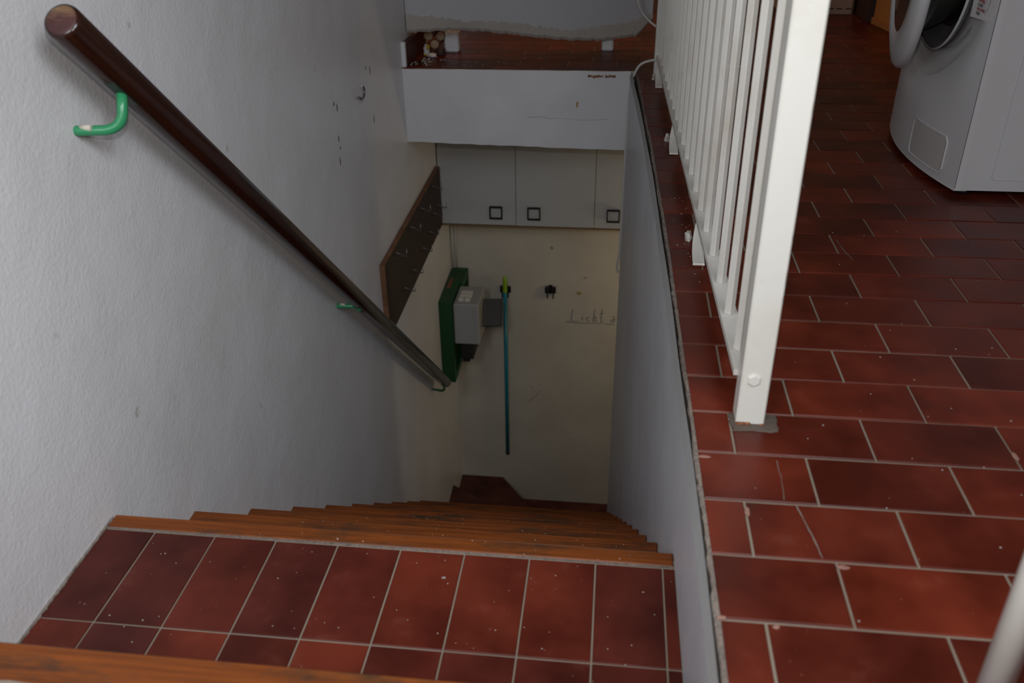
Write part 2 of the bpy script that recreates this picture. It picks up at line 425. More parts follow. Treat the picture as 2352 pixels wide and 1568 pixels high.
def chip_patch(x, y, a, b_, mat='debris', z=.0014, parent=None, name='chipped_spot', seed=1):
    r_ = random.Random(seed); n = 9
    P = [(x+a*math.cos(2*PI*i/n)*r_.uniform(.7, 1.1), y+b_*math.sin(2*PI*i/n)*r_.uniform(.7, 1.1)) for i in range(n)]
    c = MB(); c.prism(P, z-.002, z, .0006); return c.build(name, M[mat], parent or floor)
M['pale'] = paint('pale_chipped_clay', (.30, .16, .125), .8, (.22, .10, .075), scale=80)
for i, (x, y, a, b_) in enumerate([(.149, 1.027, .009, .0035), (.1955, .913, .004, .010), (.2975, .821, .008, .0035), (.1455, .7265, .006, .003), (.585, 1.07, .004, .010), (.2045, .718, .004, .003)]):
    chip_patch(x, y, a, b_, 'pale', seed=i)
# cement patch round the foot of the railing post
pp = MB(); r_ = random.Random(4); P = []
for i in range(28):
    t = i/28*4; k = int(t); u = t-k
    c = [(.196, 1.096), (.262, 1.096), (.264, 1.142), (.194, 1.142)]
    a, b_ = c[k], c[(k+1) % 4]; P.append((a[0]+(b_[0]-a[0])*u+r_.uniform(-.0018, .0018), a[1]+(b_[1]-a[1])*u+r_.uniform(-.0018, .0018)))
pp.prism(P, -.01, .0026, .0012); pp.build('cement_patch', M['patch'], floor)

# fascia of the landing slab across the stairwell
be = MB(); v = []; xs = [LW(YB)+(.078-LW(YB))*i/24 for i in range(25)]; r_ = random.Random(9)
for i, x in enumerate(xs):
    u = i/24; yf = YB-.002-.045*u*0; zb = -.300-.018*u+r_.uniform(-.0018, .0018)
    v += [(x, yf, -.004+r_.uniform(-.001, .001)), (x, yf+r_.uniform(-.001, .001), -.15), (x, yf, zb), (x, yf+.13, zb+.006), (x, yf+.13, -.004)]
f = []
for i in range(24):
    for k in range(5): f.append((5*i+k, 5*i+5+k, 5*i+5+(k+1) % 5, 5*i+(k+1) % 5))
f += [(0, 1, 2, 3, 4), tuple(120+k for k in (4, 3, 2, 1, 0))]
be.add(v, f); T = Matrix.Translation((0, 0, 0)); beam = structure(be.build('wall_far', M['beam']), 'white plastered slab edge crossing the stairwell above the cupboards', 'wall')
ru = MB(); r_ = random.Random(8)
for i in range(16):
    x = -.111+i*.0068; 
    if i in (9,): continue
    ru.box(x, x+.0062, YB-.0045, YB-.001, -.0265-r_.uniform(0, .005), -.0205+r_.uniform(-.001, .003), .001)
ru.build('rust_streak', M['rust'], beam)
cr = MB(); P = [(-.35, -.190), (-.30, -.186), (-.26, -.192), (-.20, -.191), (-.15, -.197), (-.08, -.196), (-.03, -.190)]
cr.tube([(x, YB-.0022, z) for x, z in P], .0007, 5); cr.build('hairline_crack', M['smudge'], beam)
st_ = MB(); st_.prism([(-.004, -.012), (.004, -.008), (.005, .010), (-.003, .012)], 0, .0012, .0003)
o = st_.build('yellow_spot', M['stain']); o.matrix_world = Matrix(((1, 0, 0, -.150), (0, 0, -1, YB-.0018), (0, 1, 0, -.135), (0, 0, 0, 1))); o.parent = beam
# ceiling below the slab, basement back wall and side passage
c = MB(); c.box(-.95, 1.6, YB+.12, YBACK+.1, -.30, -.283); structure(c.build('ceiling', M['wall_b']), 'underside of the upper slab above the basement winders', 'ceiling')
c = MB(); c.box(-.95, 1.6, YBACK, YBACK+.12, -3.2, -.285); wall_back = structure(c.build('wall_back', M['wall_b']), 'stained cream basement wall at the foot of the stairs', 'wall')
c = MB(); c.box(1.45, 1.55, 2.6, YBACK+.05, -3.2, -.285); structure(c.build('wall_side', M['wall_b']), 'side wall of the basement passage', 'wall')
c = MB(); c.box(RW(3.4)+.10, 1.5, YB-.22, YB-.10, -3.2, -.285); structure(c.build('wall_under', M['wall_b']), 'basement wall below the upper floor', 'wall')
c = MB(); c.box(-.95, 1.5, -.6, YBACK+.1, -3.3, -3.19); structure(c.build('floor', M['grout']), 'rough base under the stairs', 'floor')

c = MB(); c.box(-1.0, 2.4, 5.92, 6.02, -.28, 2.4); structure(c.build('wall_back', M['wall_b']), 'cream back wall of the upper room', 'wall')
c = MB(); c.box(2.3, 2.4, .2, 5.92, -.28, 2.4); structure(c.build('wall_side', M['wall_b']), 'cream side wall of the upper room beyond the washing machine', 'wall')
c = MB(); c.box(-1.0, 2.4, 1.9, 6.0, 2.35, 2.42); structure(c.build('ceiling', M['wall_b']), 'ceiling of the upper room', 'ceiling')
# skirting tile beside the logs and torn off partition
sk = empty('trim_3', (LW(3.6), 3.52, 0), None, None); structure(sk, 'upright dark tile skirting at the left end of the ledge', 'trim')
c = MB(); c.box(LW(3.6)-.004, LW(3.6)+.018, 3.522, 3.90, 0, .092, .001); c.build('skirting_tile', M['tile_dark'], sk)
c = MB(); c.box(LW(3.6)-.016, LW(3.6)+.017, 3.503, 3.5215, .0, .096, .002); c.build('plaster_end', M['beam'], sk)
# partition: runs from the left wall slightly away from the camera, torn lower edge
A = Vector((LW(3.6)+.003, 3.61, 0)); B = Vector((.138, 3.87, 0)); D = (B-A).normalized(); Nn = Vector((D.y, -D.x, 0)); LEN = (B-A).length
def torn(name, zbot, ztop, off, th, mat, parent=None, seed=0, amp=.003, ragtop=False, xend=None):
    r_ = random.Random(seed); n = 90; v = []; c = MB()
    for i in range(n+1):
        u = i/n; e = LEN*u*(xend or 1)
        zb = zbot(u)+r_.uniform(-amp, amp); zt = ztop(u)+(r_.uniform(-.006, .006) if ragtop else 0)
        p = A+D*e; q = p+Nn*(off+(.0015*math.sin(u*40) if ragtop else 0)); s_ = p+Nn*(off-th)
        zm = zb+.012
        v += [(*(q-Nn*.008)[:2], zb), (*q[:2], zm), (*q[:2], zt-.004), (*(q-Nn*.003)[:2], zt), (*s_[:2], zt), (*s_[:2], zb+.002)]
    f = []
    for i in range(n):
        for k in range(6): f.append((6*i+k, 6*i+6+k, 6*i+6+(k+1) % 6, 6*i+(k+1) % 6))
    f += [(5, 4, 3, 2, 1, 0), tuple(6*n+k for k in range(6))]
    c.add(v, f); return c.build(name, M[mat], parent)
zb = lambda u: .112-.070*u+.006*math.sin(PI*min(1, u*1.1))+.022*max(0, (u-.80))/.2*1.0+.012*math.sin(u*7) if u < .93 else .055+(u-.93)*1.0
part = torn('wall_front', lambda u: zb(u)+.01, lambda u: 2.3, .0, .07, 'panel', None, 2, .001)
structure(part, 'greyish white partition with torn bottom edge raised above the ledge', 'wall')
pts_top = [(0, .155), (.12, .148), (.2, .128), (.3, .128), (.42, .115), (.55, .098), (.66, .078), (.75, .095), (.85, .10), (.93, .115), (1, .14)]
def zt(u):
    for (a, p), (b_, q) in zip(pts_top, pts_top[1:]):
        if u <= b_: return p+(q-p)*(u-a)/(b_-a)+.026*(1-u*.6)
    return .14
torn('torn_plaster_edge', zb, zt, .0045, .03, 'rag', part, 5, .0028, True)
# two supporting blocks
def block(x, w_, y, label):
    b = MB(); b.box(-w_/2, w_/2, 0, .06, 0, .085, .006); o = b.build('support_block', M['beam']); o.location = (x, y, 0)
    return tag(o, label, 'block', 'plaster blocks under the partition')
block(-.703, .062, 3.80, 'pale plaster block beside the cut sticks under the partition')
block(-.043, .050, 3.86, 'pale plaster block under the right half of the partition')

# ------------------------------------------------------------ staircase
st = empty('staircase', (-.35, 1.07, ZL), 'steep staircase of red tiles with orange worn oak nosings descending between walls', 'stairs')
YK = lambda k: 1.075+.2372*k
ZK = lambda k: ZL-.1932*k
def band(y0, y1, z0, z1, b=.0, e=.0015):
    c = MB(); c.prism([(LW(y0)+e, y0), (RW(y0)-e, y0), (RW(y1)-e, y1), (LW(y1)+e, y1)], z0, z1, b); return c
core = MB()
def addcore(y0, y1, z): 
    core.prism([(LW(y0), y0), (RW(y0), y0), (RW(y1), y1), (LW(y1), y1)], max(-3.2, z-.9), z)
addcore(-.3, .612, -.044-.014); addcore(.613, 1.06, ZL-.0022)
for k in range(1, 10): addcore(YK(k-1)-.012, YK(k)-.012, ZK(k)-.0022)
core.build('stair_core', M['grout'], st)
TW = .105
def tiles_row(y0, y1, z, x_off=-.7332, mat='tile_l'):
    xl, xr = LW((y0+y1)/2), RW((y0+y1)/2); x = x_off-TW*3
    while x < xr:
        a, b_ = max(x, xl+.002), min(x+TW, xr-.001)
        if b_-a > .012:
            g = .0014; sk_ = lambda yy, xx: (LW(yy)+.003 if a != x else xx, yy)
            poly = [(a+g, y0+g), (b_-g, y0+g), (b_-g, y1-g), (a+g, y1-g)]
            if a != x: poly[0] = (LW(y0)+.003, y0+g); poly[3] = (LW(y1)+.003, y1-g)
            if b_ != x+TW: poly[1] = (RW(y0)-.001, y0+g); poly[2] = (RW(y1)-.001, y1-g)
            cx = (a+b_)/2; cy = (y0+y1)/2
            o = MB().prism([(p-cx, q-cy) for p, q in poly], -.009, 0, .001).build('tile', M[mat])
            o.parent = st; o.location = Vector((cx, cy, z+rr.uniform(-.0004, .0004)))-st.location
        x += TW
# upper step behind the landing (bottom left of the photo)
tiles_row(.395, .583, -.044, -.561-.105*0); tiles_row(.2, .395, -.044, -.561); tiles_row(.0, .2, -.044, -.561)
tiles_row(.8447, 1.0405, ZL); tiles_row(.6515, .8447, ZL)
for k in range(1, 10): tiles_row(YK(k-1)+.004, YK(k)-.031, ZK(k))
n0 = band(.588, .647, -.082, -.0415, .005); n0.build('nosing', M['nose'], st)
r_ = random.Random(2); gb = MB(); P0 = []; P1 = []
for i in range(40):
    x = LW(.6)+.01+i*.0238; P0.append((x, .583-r_.uniform(0, .004))); P1.append((x, .590+r_.uniform(0, .0035)))
gb.prism(P0+P1[::-1], -.06, -.0405, .001); gb.build('mortar_bead', M['grout'], st)
for k in range(0, 10):
    band(YK(k)-.031, YK(k)+.001, ZK(k)-.034, ZK(k)+.0012, .003).build('nosing', M['nose'], st)
    band(YK(k)-.031-.0018, YK(k)-.0312, ZK(k)-.01, ZK(k)+.0008).build('mortar_bead', M['mortar'], st)
    band(YK(k)-.012, YK(k)-.004, ZK(k+1), ZK(k)-.0345).build('riser', M['tile_dark'], st)
band(.613, .622, ZL, -.082).build('riser', M['tile_dark'], st)
# crumb covered dark joint below the nosings
NW = (.053, 3.475)
def wtread(poly, z, th=.30):
    o = MB().prism(poly, z-th, z, .004).build('winder_tread', M['tile_dark'], st); return o
wtread([(LW(YK(9)), YK(9)-.02), (RW(YK(9)), YK(9)-.02), (RW(3.42), 3.42), (LW(3.40), 3.40)], -2.16)
wtread([(LW(3.38), 3.38), (RW(3.40), 3.40), NW, (LW(3.62), 3.62)], -2.35)
wtread([(LW(3.60), 3.60), NW, (LW(4.045), 4.045)], -2.54)
wtread([(LW(4.02), 4.02), NW, (-.600, YBACK), (LW(YBACK), YBACK)], -2.71)
wtread([(-.64, YBACK), (NW[0]-.02, NW[1]), (NW[0], NW[1]-.05), (1.45, 3.4), (1.45, YBACK)], -2.875)

# ------------------------------------------------------------ handrail
A = Vector((-.754, 1.172, .563)); B = Vector((-.790, 3.70, -1.604)); d = (B-A).normalized(); R_ = .0265
hr = empty('handrail', A, 'round dark brown wooden handrail sloping down the left wall', 'handrail')
side = d.cross(Vector((0, 0, 1))).normalized(); upv = side.cross(d)
Trail = Matrix((( side.x, upv.x, d.x, A.x), (side.y, upv.y, d.y, A.y), (side.z, upv.z, d.z, A.z), (0, 0, 0, 1)))
L_ = (B-A).length
rl = MB(); rl.lathe([(R_-.0045, 0), (R_-.0015, .0015), (R_, .006), (R_, L_-.004), (R_-.003, L_)], 40)
rl.add([(0, 0, L_)]+[((R_-.003)*math.cos(2*PI*k/24), (R_-.003)*math.sin(2*PI*k/24), L_) for k in range(24)], [(0, k+1, (k+1) % 24+1) for k in range(24)])
o = rl.build('rail', M['rail']); o.matrix_world = Trail; o.parent = hr; o.matrix_parent_inverse = Matrix.Translation(A).inverted()
en = MB(); en.lathe([(0, -.0012), (R_-.008, -.0012), (R_-.0050, -.0004), (R_-.0043, .0012)], 40)
o = en.build('end_cap', M['railend']); o.matrix_world = Trail; o.parent = hr; o.matrix_parent_inverse = Matrix.Translation(A).inverted(); o['label'] = 'worn reddish cut end'
def bracket(wp, tpos, r=.0082, mat='green'):
    t = A+d*tpos; under = t-upv*(R_+.001)
    wp = Vector(wp); n = Vector((1, 0, 0))
    corner = Vector((under.x, wp.y+(under.y-wp.y)*.55, wp.z-.002))
    P = [wp-n*.012, wp+n*.006]
    q0 = wp+(corner-wp)*.52; q1 = corner+(under-corner)*.62
    for i in range(0, 11):
        u = i/10; P.append(q0*(1-u)**2+corner*2*u*(1-u)+q1*u*u)
    P.append(under+upv*.004)
    b = MB().tube(P, r, 12).build('bracket', M[mat], hr)
    pl = MB(); pl.box(-.009, .009, -.0025, .003, -.036, .036, .001)
    T = Trail.copy(); o_ = t-upv*(R_-.0025)
    T[0][3], T[1][3], T[2][3] = o_
    o = pl.build('bracket_plate', M['plate']); o.matrix_world = T; o.parent = b
    bl = MB(); bl.tube([P[0]+n*.008, P[1]], r+.0012, 10); bl = MB(); 
    fl2 = MB(); fl2.tube([wp+Vector((.008, 0, r*.55)), wp+Vector((.026, 0, r*.62))], r*.62, 8); o = fl2.build('bare_patch', M['chip_w']); o.parent = b
    return b
bracket((LW(1.25)+.001, 1.249, .387), .165)
bracket((LW(2.36)+.001, 2.362, -.485), 1.61)
bracket((LW(3.66), 3.66, -1.622), L_-.06, .006, 'green_w')

# ------------------------------------------------------------ hook board
hb = empty('hook_board', (LW(3.4), 3.4, -.74), 'long dark brown board with rows of wire hooks on the left wall', 'hook board')
c = MB(); v = [(LW(y)+o_, y, z) for y in (2.889, 4.05) for z in (-.885, -.588) for o_ in (0, .021)]
c.add([(a, b_, z) for a, b_, z in v], [(0, 1, 3, 2), (4, 6, 7, 5), (0, 4, 5, 1), (2, 3, 7, 6), (1, 5, 7, 3), (0, 2, 6, 4)]); c.build('board', M['boardb'], hb)
c = MB()
c.box(LW(2.889)-.0005, LW(2.889)+.0205, 2.8865, 2.8892, -.885, -.588, .0005)
o = c.build('edge_band', M['boarde'], hb); o['label'] = 'lighter brown end edge'
c = MB(); c.add([(LW(y)+o_, y, z) for y in (2.887, 4.05) for o_ in (0, .0205) for z in (-.588, -.5865)], [(0, 1, 3, 2), (4, 6, 7, 5), (0, 4, 5, 1), (1, 5, 7, 3), (2, 3, 7, 6), (0, 2, 6, 4)]); c.build('edge_band', M['boarde'], hb)
def hook_me(name='hook'):
    c = MB(); c.tube([(-.002, 0, 0), (.044, 0, -.004), (.049, 0, -.003), (.049, 0, .028)], .0016, 7)
    c.tube([(-.002, 0, .012), (.006, 0, .012), (.047, 0, -.003)], .0013, 6); return c.mesh(name, M['wire'])
hm = hook_me()
for y, z in [(3.045, -.613), (3.322, -.618), (3.54, -.617), (3.83, -.62), (3.137, -.808), (3.31, -.807), (3.525, -.80), (3.69, -.789), (3.81, -.745), (3.92, -.745)]:
    link('hook', hm, (LW(y)+.021, y, z), hb)
# screw hook high on the left wall
c = MB(); P = []
for i in range(15):
    a = -2.6+i*3.9/14; P.append((LW(2.83)+.012, 2.835+.030*math.cos(a), .062+.020*math.sin(a)))
P = [(LW(2.8)-.01, P[0][1]-.004, P[0][2]+.002)]+P
c.tube(P, .0035, 8); tag(c.build('wall_hook', M['wire']), 'small curved metal hook screwed into the left wall', 'hook')

# ------------------------------------------------------------ wall cupboards
cab = empty('wall_cabinet', (-.38, 4.2, -.6), 'row of grey white wall cupboards under the slab', 'cabinet')
CY = 4.08
c = MB(); c.box(LW(4.1)+.002, .60, CY+.019, YBACK-.001, -.885, -.320, .001); c.build('cabinet_body', M['chipboard'], cab)
xs = [LW(4.08)+.004, -.467, -.077, .315, .60]
for i in range(4):
    c = MB(); c.box(xs[i]+.0012, xs[i+1]-.0012, CY, CY+.018, -.893-(.001 if i else 0), -.326, .001); dr = c.build('door', M['laminate'], cab)
    hx = [-.566, -.376, .016, .43][i]; hz = -.825
    h = MB(); s_ = .033; t_ = .0075
    for a in (-1, 1):
        h.box(hx-s_, hx+s_, CY-.016, CY-.004, hz+a*s_-(t_ if a > 0 else 0), hz+a*s_+(t_ if a < 0 else 0), .001)
        h.box(hx+a*s_-(t_ if a > 0 else 0), hx+a*s_+(t_ if a < 0 else 0), CY-.016, CY-.004, hz-s_+t_, hz+s_-t_, .001)
    h.box(hx-.028, hx+.028, CY-.006, CY+.001, hz+s_-.006, hz+s_-.001)
    h.build('handle', M['black'], dr)
c = MB(); c.box(LW(4.1)+.004, .60, CY+.002, CY+.018, -.9045, -.8955); c.build('bottom_panel', M['chipboard'], cab)

# ------------------------------------------------------------ meter box with green wooden surround
mf = empty('meter_surround', (-.83, 4.1, -1.5), 'green painted wooden frame box around the electric meter on the left wall', 'frame')
XF = -.785; y0, y1, z0, z1 = 3.925, 4.352, -1.745, -1.262
b = MB(); b.box(LW(y0)+.001, XF, y0, y0+.035, z0, z1, .002); b.build('frame_board', M['green_w'], mf)
b = MB(); b.box(LW(y0)+.001, XF, y0+.0355, y1-.030, z1-.035, z1, .002); b.build('frame_board', M['green_w'], mf)
b = MB(); b.box(LW(y0)+.001, XF, y0+.0355, y1-.030, z0, z0+.035, .002); b.build('frame_board', M['green_w'], mf)
b = MB(); b.box(LW(y0)+.001, XF+.018, y1-.0295, y1, z0, z1, .002); b.build('frame_board', M['green_w'], mf)
b = MB(); b.box(LW(y0)+.002, LW(y0)+.02, y0+.036, y1-.031, z0+.036, z1-.036); b.build('back_panel', M['darkbox'], mf)
b = MB(); b.box(XF+.0005, XF+.018, y0+.235, y1-.031, z1-.042, z1-.002, .002); b.build('frame_board', M['green_w'], mf)
b = MB(); b.box(-.842, -.822, 4.09, 4.20, z1-.001, z1+.004, .001); o = b.build('clay_patch', M['red'], mf); o['label'] = 'reddish brown patch on top'
me_ = empty('meter_box', (-.72, 4.05, -1.4), 'open grey electric meter box mounted in the green wooden frame', 'meter')
bx0, bx1, by0, by1, bz0, bz1 = -.782, -.648, 3.935, 4.155, -1.512, -1.277
b = MB(); b.box(bx0, bx1, by0, by1, bz0, bz1, .006); b.build('housing', M['meter'], me_)
b = MB(); b.box(bx0+.03, bx1-.04, by0+.02, by1+.02, bz0-.10, bz0+.001, .002); b.build('terminal_block', M['darkgap'], me_)
b = MB(); b.box(bx0+.03, bx1-.065, by0+.05, by1+.02, bz0-.135, bz0-.1005, .002); b.build('terminal_block', M['darkgap'], me_)
for i, (dx, dy) in enumerate(((0, .055), (0, .09), (.030, .015), (-.002, .015))):
    b = MB(); b.box(-.757+dx if i > 1 else -.757, (-.757+dx+.028) if i > 1 else -.697, by0+.02+dy, by0+.02+dy+.028, bz1-.001, bz1+.016, .002); b.build('fuse_cover', M['fuse'], me_)
b = MB()
T = Matrix.Translation((bx1-.002, 4.09, -1.318)) @ Matrix.Rotation(math.radians(-4), 4, 'Y') @ Matrix.Rotation(math.radians(-38), 4, 'X')
b.box(0, .105, -.003, .003, -.145, 0, .001, T); b.build('glass_flap', M['clear'], me_)
b = MB(); b.box(0, .105, -.007, .007, -.150, -.143, .001, T); b.box(.099, .107, -.007, .007, -.145, 0, .001, T); b.build('flap_rim', M['drum'], me_)
# conduit in the corner
c = MB(); c.tube([(LW(4.34)+.012, 4.345, -.90), (LW(4.34)+.012, 4.345, -1.26)], .006, 10); tag(c.build('conduit', M['cable']), 'thin vertical conduit in the corner between cupboard and green frame', 'pipe')
c = MB(); c.tube([(LW(4.34)+.028, 4.352, -.90), (LW(4.34)+.030, 4.352, -1.26)], .004, 10); tag(c.build('conduit', M['cable']), 'thinner pale cable right beside the corner conduit', 'cable')

# ------------------------------------------------------------ broom handle and clips on the back wall
bh = empty('hanging_broomstick', (-.562, 4.325, -1.9), 'teal broomstick with lime green tip hanging in a clip on the cream wall', 'broomstick')
MB().tube([(-.563, 4.327, -2.50), (-.561, 4.327, -1.382)], .0115, 16).build('pole', M['teal'], bh)
tp = MB(); tp.lathe([(.0125, 0), (.0125, .05), (.011, .08), (.007, .096), (0, .100)], 16, Matrix.Translation((-.561, 4.327, -1.390))); tp.build('grip_tip', M['lime'], bh)
MB().tube([(-.563, 4.327, -2.502), (-.563, 4.327, -2.485)], .0122, 16).build('end_plug', M['black'], bh)
def clip(x, z, lab):
    c = MB(); c.box(-.012, .012, -.012, 0, -.022, .028, .002)
    for s in (-1, 1):
        c.box(s*.014, s*.030, -.018, 0, -.018, .020, .003)
        c.box(s*.013, s*.019, -.030, -.003, -.045, -.012, .002)
    o = c.build('broom_clip', M['black']); o.location = (x, YBACK-.001, z); return tag(o, lab, 'clip', 'broom clips on the back wall')
clip(-.561, -1.385, 'black wall clip holding the teal pole'); clip(-.310, -1.378, 'empty black wall clip right of the teal pole')
# handwriting
def TX(px, py): return (-.1959+(px-1311)*.002475, YBACK-.0015, -1.5037-(py-712)*.00277+(px-1311)*.00009)
def stroke(c, pts, r=.0017):
    c.tube([TX(*p) for p in pts], r, 5)
tx = MB()
stroke(tx, [(1316, 710), (1313, 736), (1330, 737)]); stroke(tx, [(1339, 726), (1338, 736)]); stroke(tx, [(1340, 720), (1340.5, 721.5)], .002)
stroke(tx, [(1354, 728), (1349, 728), (1347, 732), (1349, 736), (1355, 736)]); stroke(tx, [(1366, 709), (1363, 738)]); stroke(tx, [(1363, 730), (1367, 726), (1370, 729), (1369, 738)])
stroke(tx, [(1383, 708), (1380, 732), (1382, 738), (1386, 739)]); stroke(tx, [(1378, 719), (1387, 718)])
stroke(tx, [(1405, 726), (1409, 725), (1411, 729), (1410, 738)]); stroke(tx, [(1410, 732), (1404, 733), (1403, 737), (1407, 739), (1411, 736)])
stroke(tx, [(1301, 738), (1330, 741), (1385, 741.5)]); stroke(tx, [(1391, 743), (1412, 744)])
tx.build('handwriting', M['pencil'], wall_back)
def wallspot(x, z, a, b_, mat, seed, name='stain'):
    r_ = random.Random(seed); n = 10
    P = [(a*math.cos(2*PI*i/n)*r_.uniform(.7, 1.15), b_*math.sin(2*PI*i/n)*r_.uniform(.7, 1.15)) for i in range(n)]
    o = MB().prism(P, 0, .001, .0003).build(name, M[mat]); o.matrix_world = Matrix(((1, 0, 0, x), (0, 0, -1, YBACK), (0, 1, 0, z), (0, 0, 0, 1))); o.parent = wall_back
wallspot(-.152, -1.396, .017, .010, 'stain', 1, 'yellow_stain')
M['sm2'] = paint('faint_smudge', (.45, .40, .33), .8)
for i, (x, z, a, b_) in enumerate([(-.305, -1.13, .010, .010), (-.12, -1.30, .012, .005)]): wallspot(x, z, a, b_, 'smudge', i+4, 'smudge')
sc_ = MB(); sc_.tube([(-.433, YBACK-.001, -2.128), (-.415, YBACK-.001, -2.108), (-.385, YBACK-.001, -2.085), (-.368, YBACK-.001, -2.05)], .0018, 5); sc_.tube([(-.425, YBACK-.001, -2.02), (-.412, YBACK-.001, -2.03)], .002, 5); sc_.tube([(-.375, YBACK-.001, -2.015), (-.357, YBACK-.001, -2.005)], .0015, 5); sc_.build('scratch', M['smudge'], wall_back)

# ------------------------------------------------------------ cables
def curve_pts(P, n=8):
    P = [Vector(p) for p in P]; out = []
    for i in range(len(P)-1):
        p0 = P[max(i-1, 0)]; p1 = P[i]; p2 = P[i+1]; p3 = P[min(i+2, len(P)-1)]
        for k in range(n):
            t = k/n; out.append(.5*((2*p1)+(-p0+p2)*t+(2*p0-5*p1+4*p2-p3)*t*t+(-p0+3*p1-3*p2+p3)*t**3))
    return out+[P[-1]]
c = MB(); c.tube(curve_pts([(.055, 3.70, .33), (.070, 3.70, .229), (.099, 3.70, .171), (.163, 3.68, .124), (.26, 3.66, .09), (.36, 3.6, .015), (.5, 3.55, .006)]), .0045, 8)
tag(c.build('cable', M['cable']), 'pale cable hanging in front of the partition towards the railing', 'cable')
c = MB(); xw = RW(3.47)
c.tube(curve_pts([(.40, 3.42, .006), (.22, 3.42, .055), (.151, 3.42, .058), (.090, 3.42, .040), (.063, 3.43, -.012), (.0575, 3.485, -.05), (.0535, 3.488, -.16), (.050, 3.490, -.30), (.0495, 3.492, -.50), (.0475, 3.492, -.76), (.038, 3.492, -.82), (.046, 3.495, -.86)]), .005, 8)
tag(c.build('cable', M['cable']), 'white cable looping under the railing and down the wall corner', 'cable')

# ------------------------------------------------------------ sticks and litter in the corner of the ledge
def stick(x, z, r, y, lab, m1='stickend'):
    e = empty('cut_stick', (x, y, z), lab, 'stick', 'short cut sticks in the ledge corner')
    b = MB(); b.tube([(0, 0, 0), (0, .20, 0)], r, 14); o = b.build('bark', M['bark']); o.parent = e
    b = MB(); b.lathe([(0, 0), (r*.92, 0), (r, .003)], 14, Matrix.Translation((0, -.0035, 0)) @ Matrix.Rotation(-PI/2, 4, 'X')); o = b.build('cut_end', M[m1]); o.parent = e
stick(-.792, .024+.052, .019, 3.76, 'round stick end at the top left of the little pile')
stick(-.745, .070, .018, 3.78, 'round stick end at the top right of the little pile')
stick(-.765, .042, .018, 3.75, 'round stick end in the middle of the pile')
b = MB(); b.lathe([(0, 0), (.016, 0), (.019, .006), (.019, .026), (.014, .033), (0, .034)], 18); o = b.build('brown_pot', M['darkbox']); o.location = (-.738, 3.74, 0); tag(o, 'small dark brown round pot below the stick ends', 'pot')
bg = empty('plastic_bag', (-.79, 3.72, 0), 'crumpled white and yellow plastic scrap beside the skirting', 'bag')
r_ = random.Random(21)
def crumple(name, mat, x, y, z, sx, sy, sz, parent, seed):
    r_ = random.Random(seed); bm = bmesh.new(); bmesh.ops.create_icosphere(bm, subdivisions=2, radius=1)
    for q in bm.verts:
        k = r_.uniform(.65, 1.15); q.co = Vector((q.co.x*sx*k, q.co.y*sy*k, max(-.9, q.co.z)*sz*k))
    me = bpy.data.meshes.new(name); bm.to_mesh(me); bm.free(); me.materials.append(M[mat])
    o = bpy.data.objects.new(name, me); COL.objects.link(o); o.parent = parent; o.location = Vector((x, y, z))-(parent.location if parent else Vector()); return o
crumple('bag_film', 'bag', -.800, 3.74, .020, .014, .02, .026, bg, 1); crumple('bag_film', 'bag', -.770, 3.70, .008, .024, .02, .010, bg, 2)
crumple('yellow_print', 'yellow', -.790, 3.735, .033, .006, .02, .012, bg, 3); crumple('yellow_print', 'yellow', -.795, 3.70, .010, .007, .012, .006, bg, 4)
db = MB(); r_ = random.Random(33)
def crumb(x, y, z, s):
    db.box(x-s, x+s*r_.uniform(.6, 1.6), y-s*.7, y+s*.9, z, z+s*.9, s*.2)
for i in range(34): crumb(-.83+abs(r_.gauss(0, .06)), 3.54+r_.uniform(0, .14), .0003, r_.uniform(.0012, .004))
for i in range(12): crumb(r_.uniform(-.7, -.3), r_.uniform(3.53, 3.75), .0003, .0015)
tag(db.build('plaster_crumbs', M['debris']), 'white plaster crumbs scattered on the ledge beside the skirting', 'debris', kind='stuff')
db = MB(); r_ = random.Random(35)
for i in range(22): crumb(r_.uniform(.145, .185), r_.uniform(1.6, 2.1), .0006, r_.uniform(.0006, .0013))
for i in range(60): crumb(r_.uniform(.2, .8), r_.uniform(.65, 2.2), .0006, r_.uniform(.0005, .0011))
tag(db.build('dust_specks', M['debris']), 'tiny white specks on the red floor tiles', 'debris', kind='stuff')
db = MB()
for i in range(70): crumb(r_.uniform(-.78, .10), r_.uniform(.68, 1.03), ZL+.0004, r_.uniform(.0004, .0009))
for i in range(60):
    k = r_.choice([0, 1, 2, 3, 4]); crumb(r_.uniform(-.6, .08), YK(k)-r_.uniform(.003, .028), ZK(k)+.001, r_.uniform(.0005, .001))
tag(db.build('dust_specks', M['debris']), 'tiny white specks on the stair landing and nosings', 'debris', kind='stuff')
# pale dried drip on landing tile
chip_patch(-.232, .985, .004, .0025, 'smudge', ZL+.0008, st, 'dried_drop', 3)

# ------------------------------------------------------------ stair railing
rg = empty('stair_railing', (.222, 1.13, 0), 'cream white metal railing with square balusters beside the stairwell', 'railing')
b = MB(); b.box(.201, .243, 1.112, 1.150, .001, 1.05, .0022); post = b.build('post', M['white'], rg)
b = MB(); b.prism([(.0095*math.cos(PI/6+i*PI/3), .0095*math.sin(PI/6+i*PI/3)) for i in range(6)], 0, .0045, .001)
o = b.build('bolt', M['white']); o.matrix_world = Matrix(((1, 0, 0, .2190), (0, 0, -1, 1.1122), (0, 1, 0, .0805), (0, 0, 0, 1))); o.parent = post
b = MB(); b.box(.2005, .2225, 1.1085, 1.1125, .0005, .0062, .001); b.box(.235, .2435, 1.1095, 1.1125, .0005, .0045, .001); b.build('rust_spot', M['rust'], rg)
b = MB()
for z_, h_ in ((.235, .02), (.21, .006), (.47, .012), (.30, .008)):
    b.box(.2425, .2434, 1.1116, 1.113, z_, z_+h_, .0002)
b.build('paint_chips', M['chip'], rg)
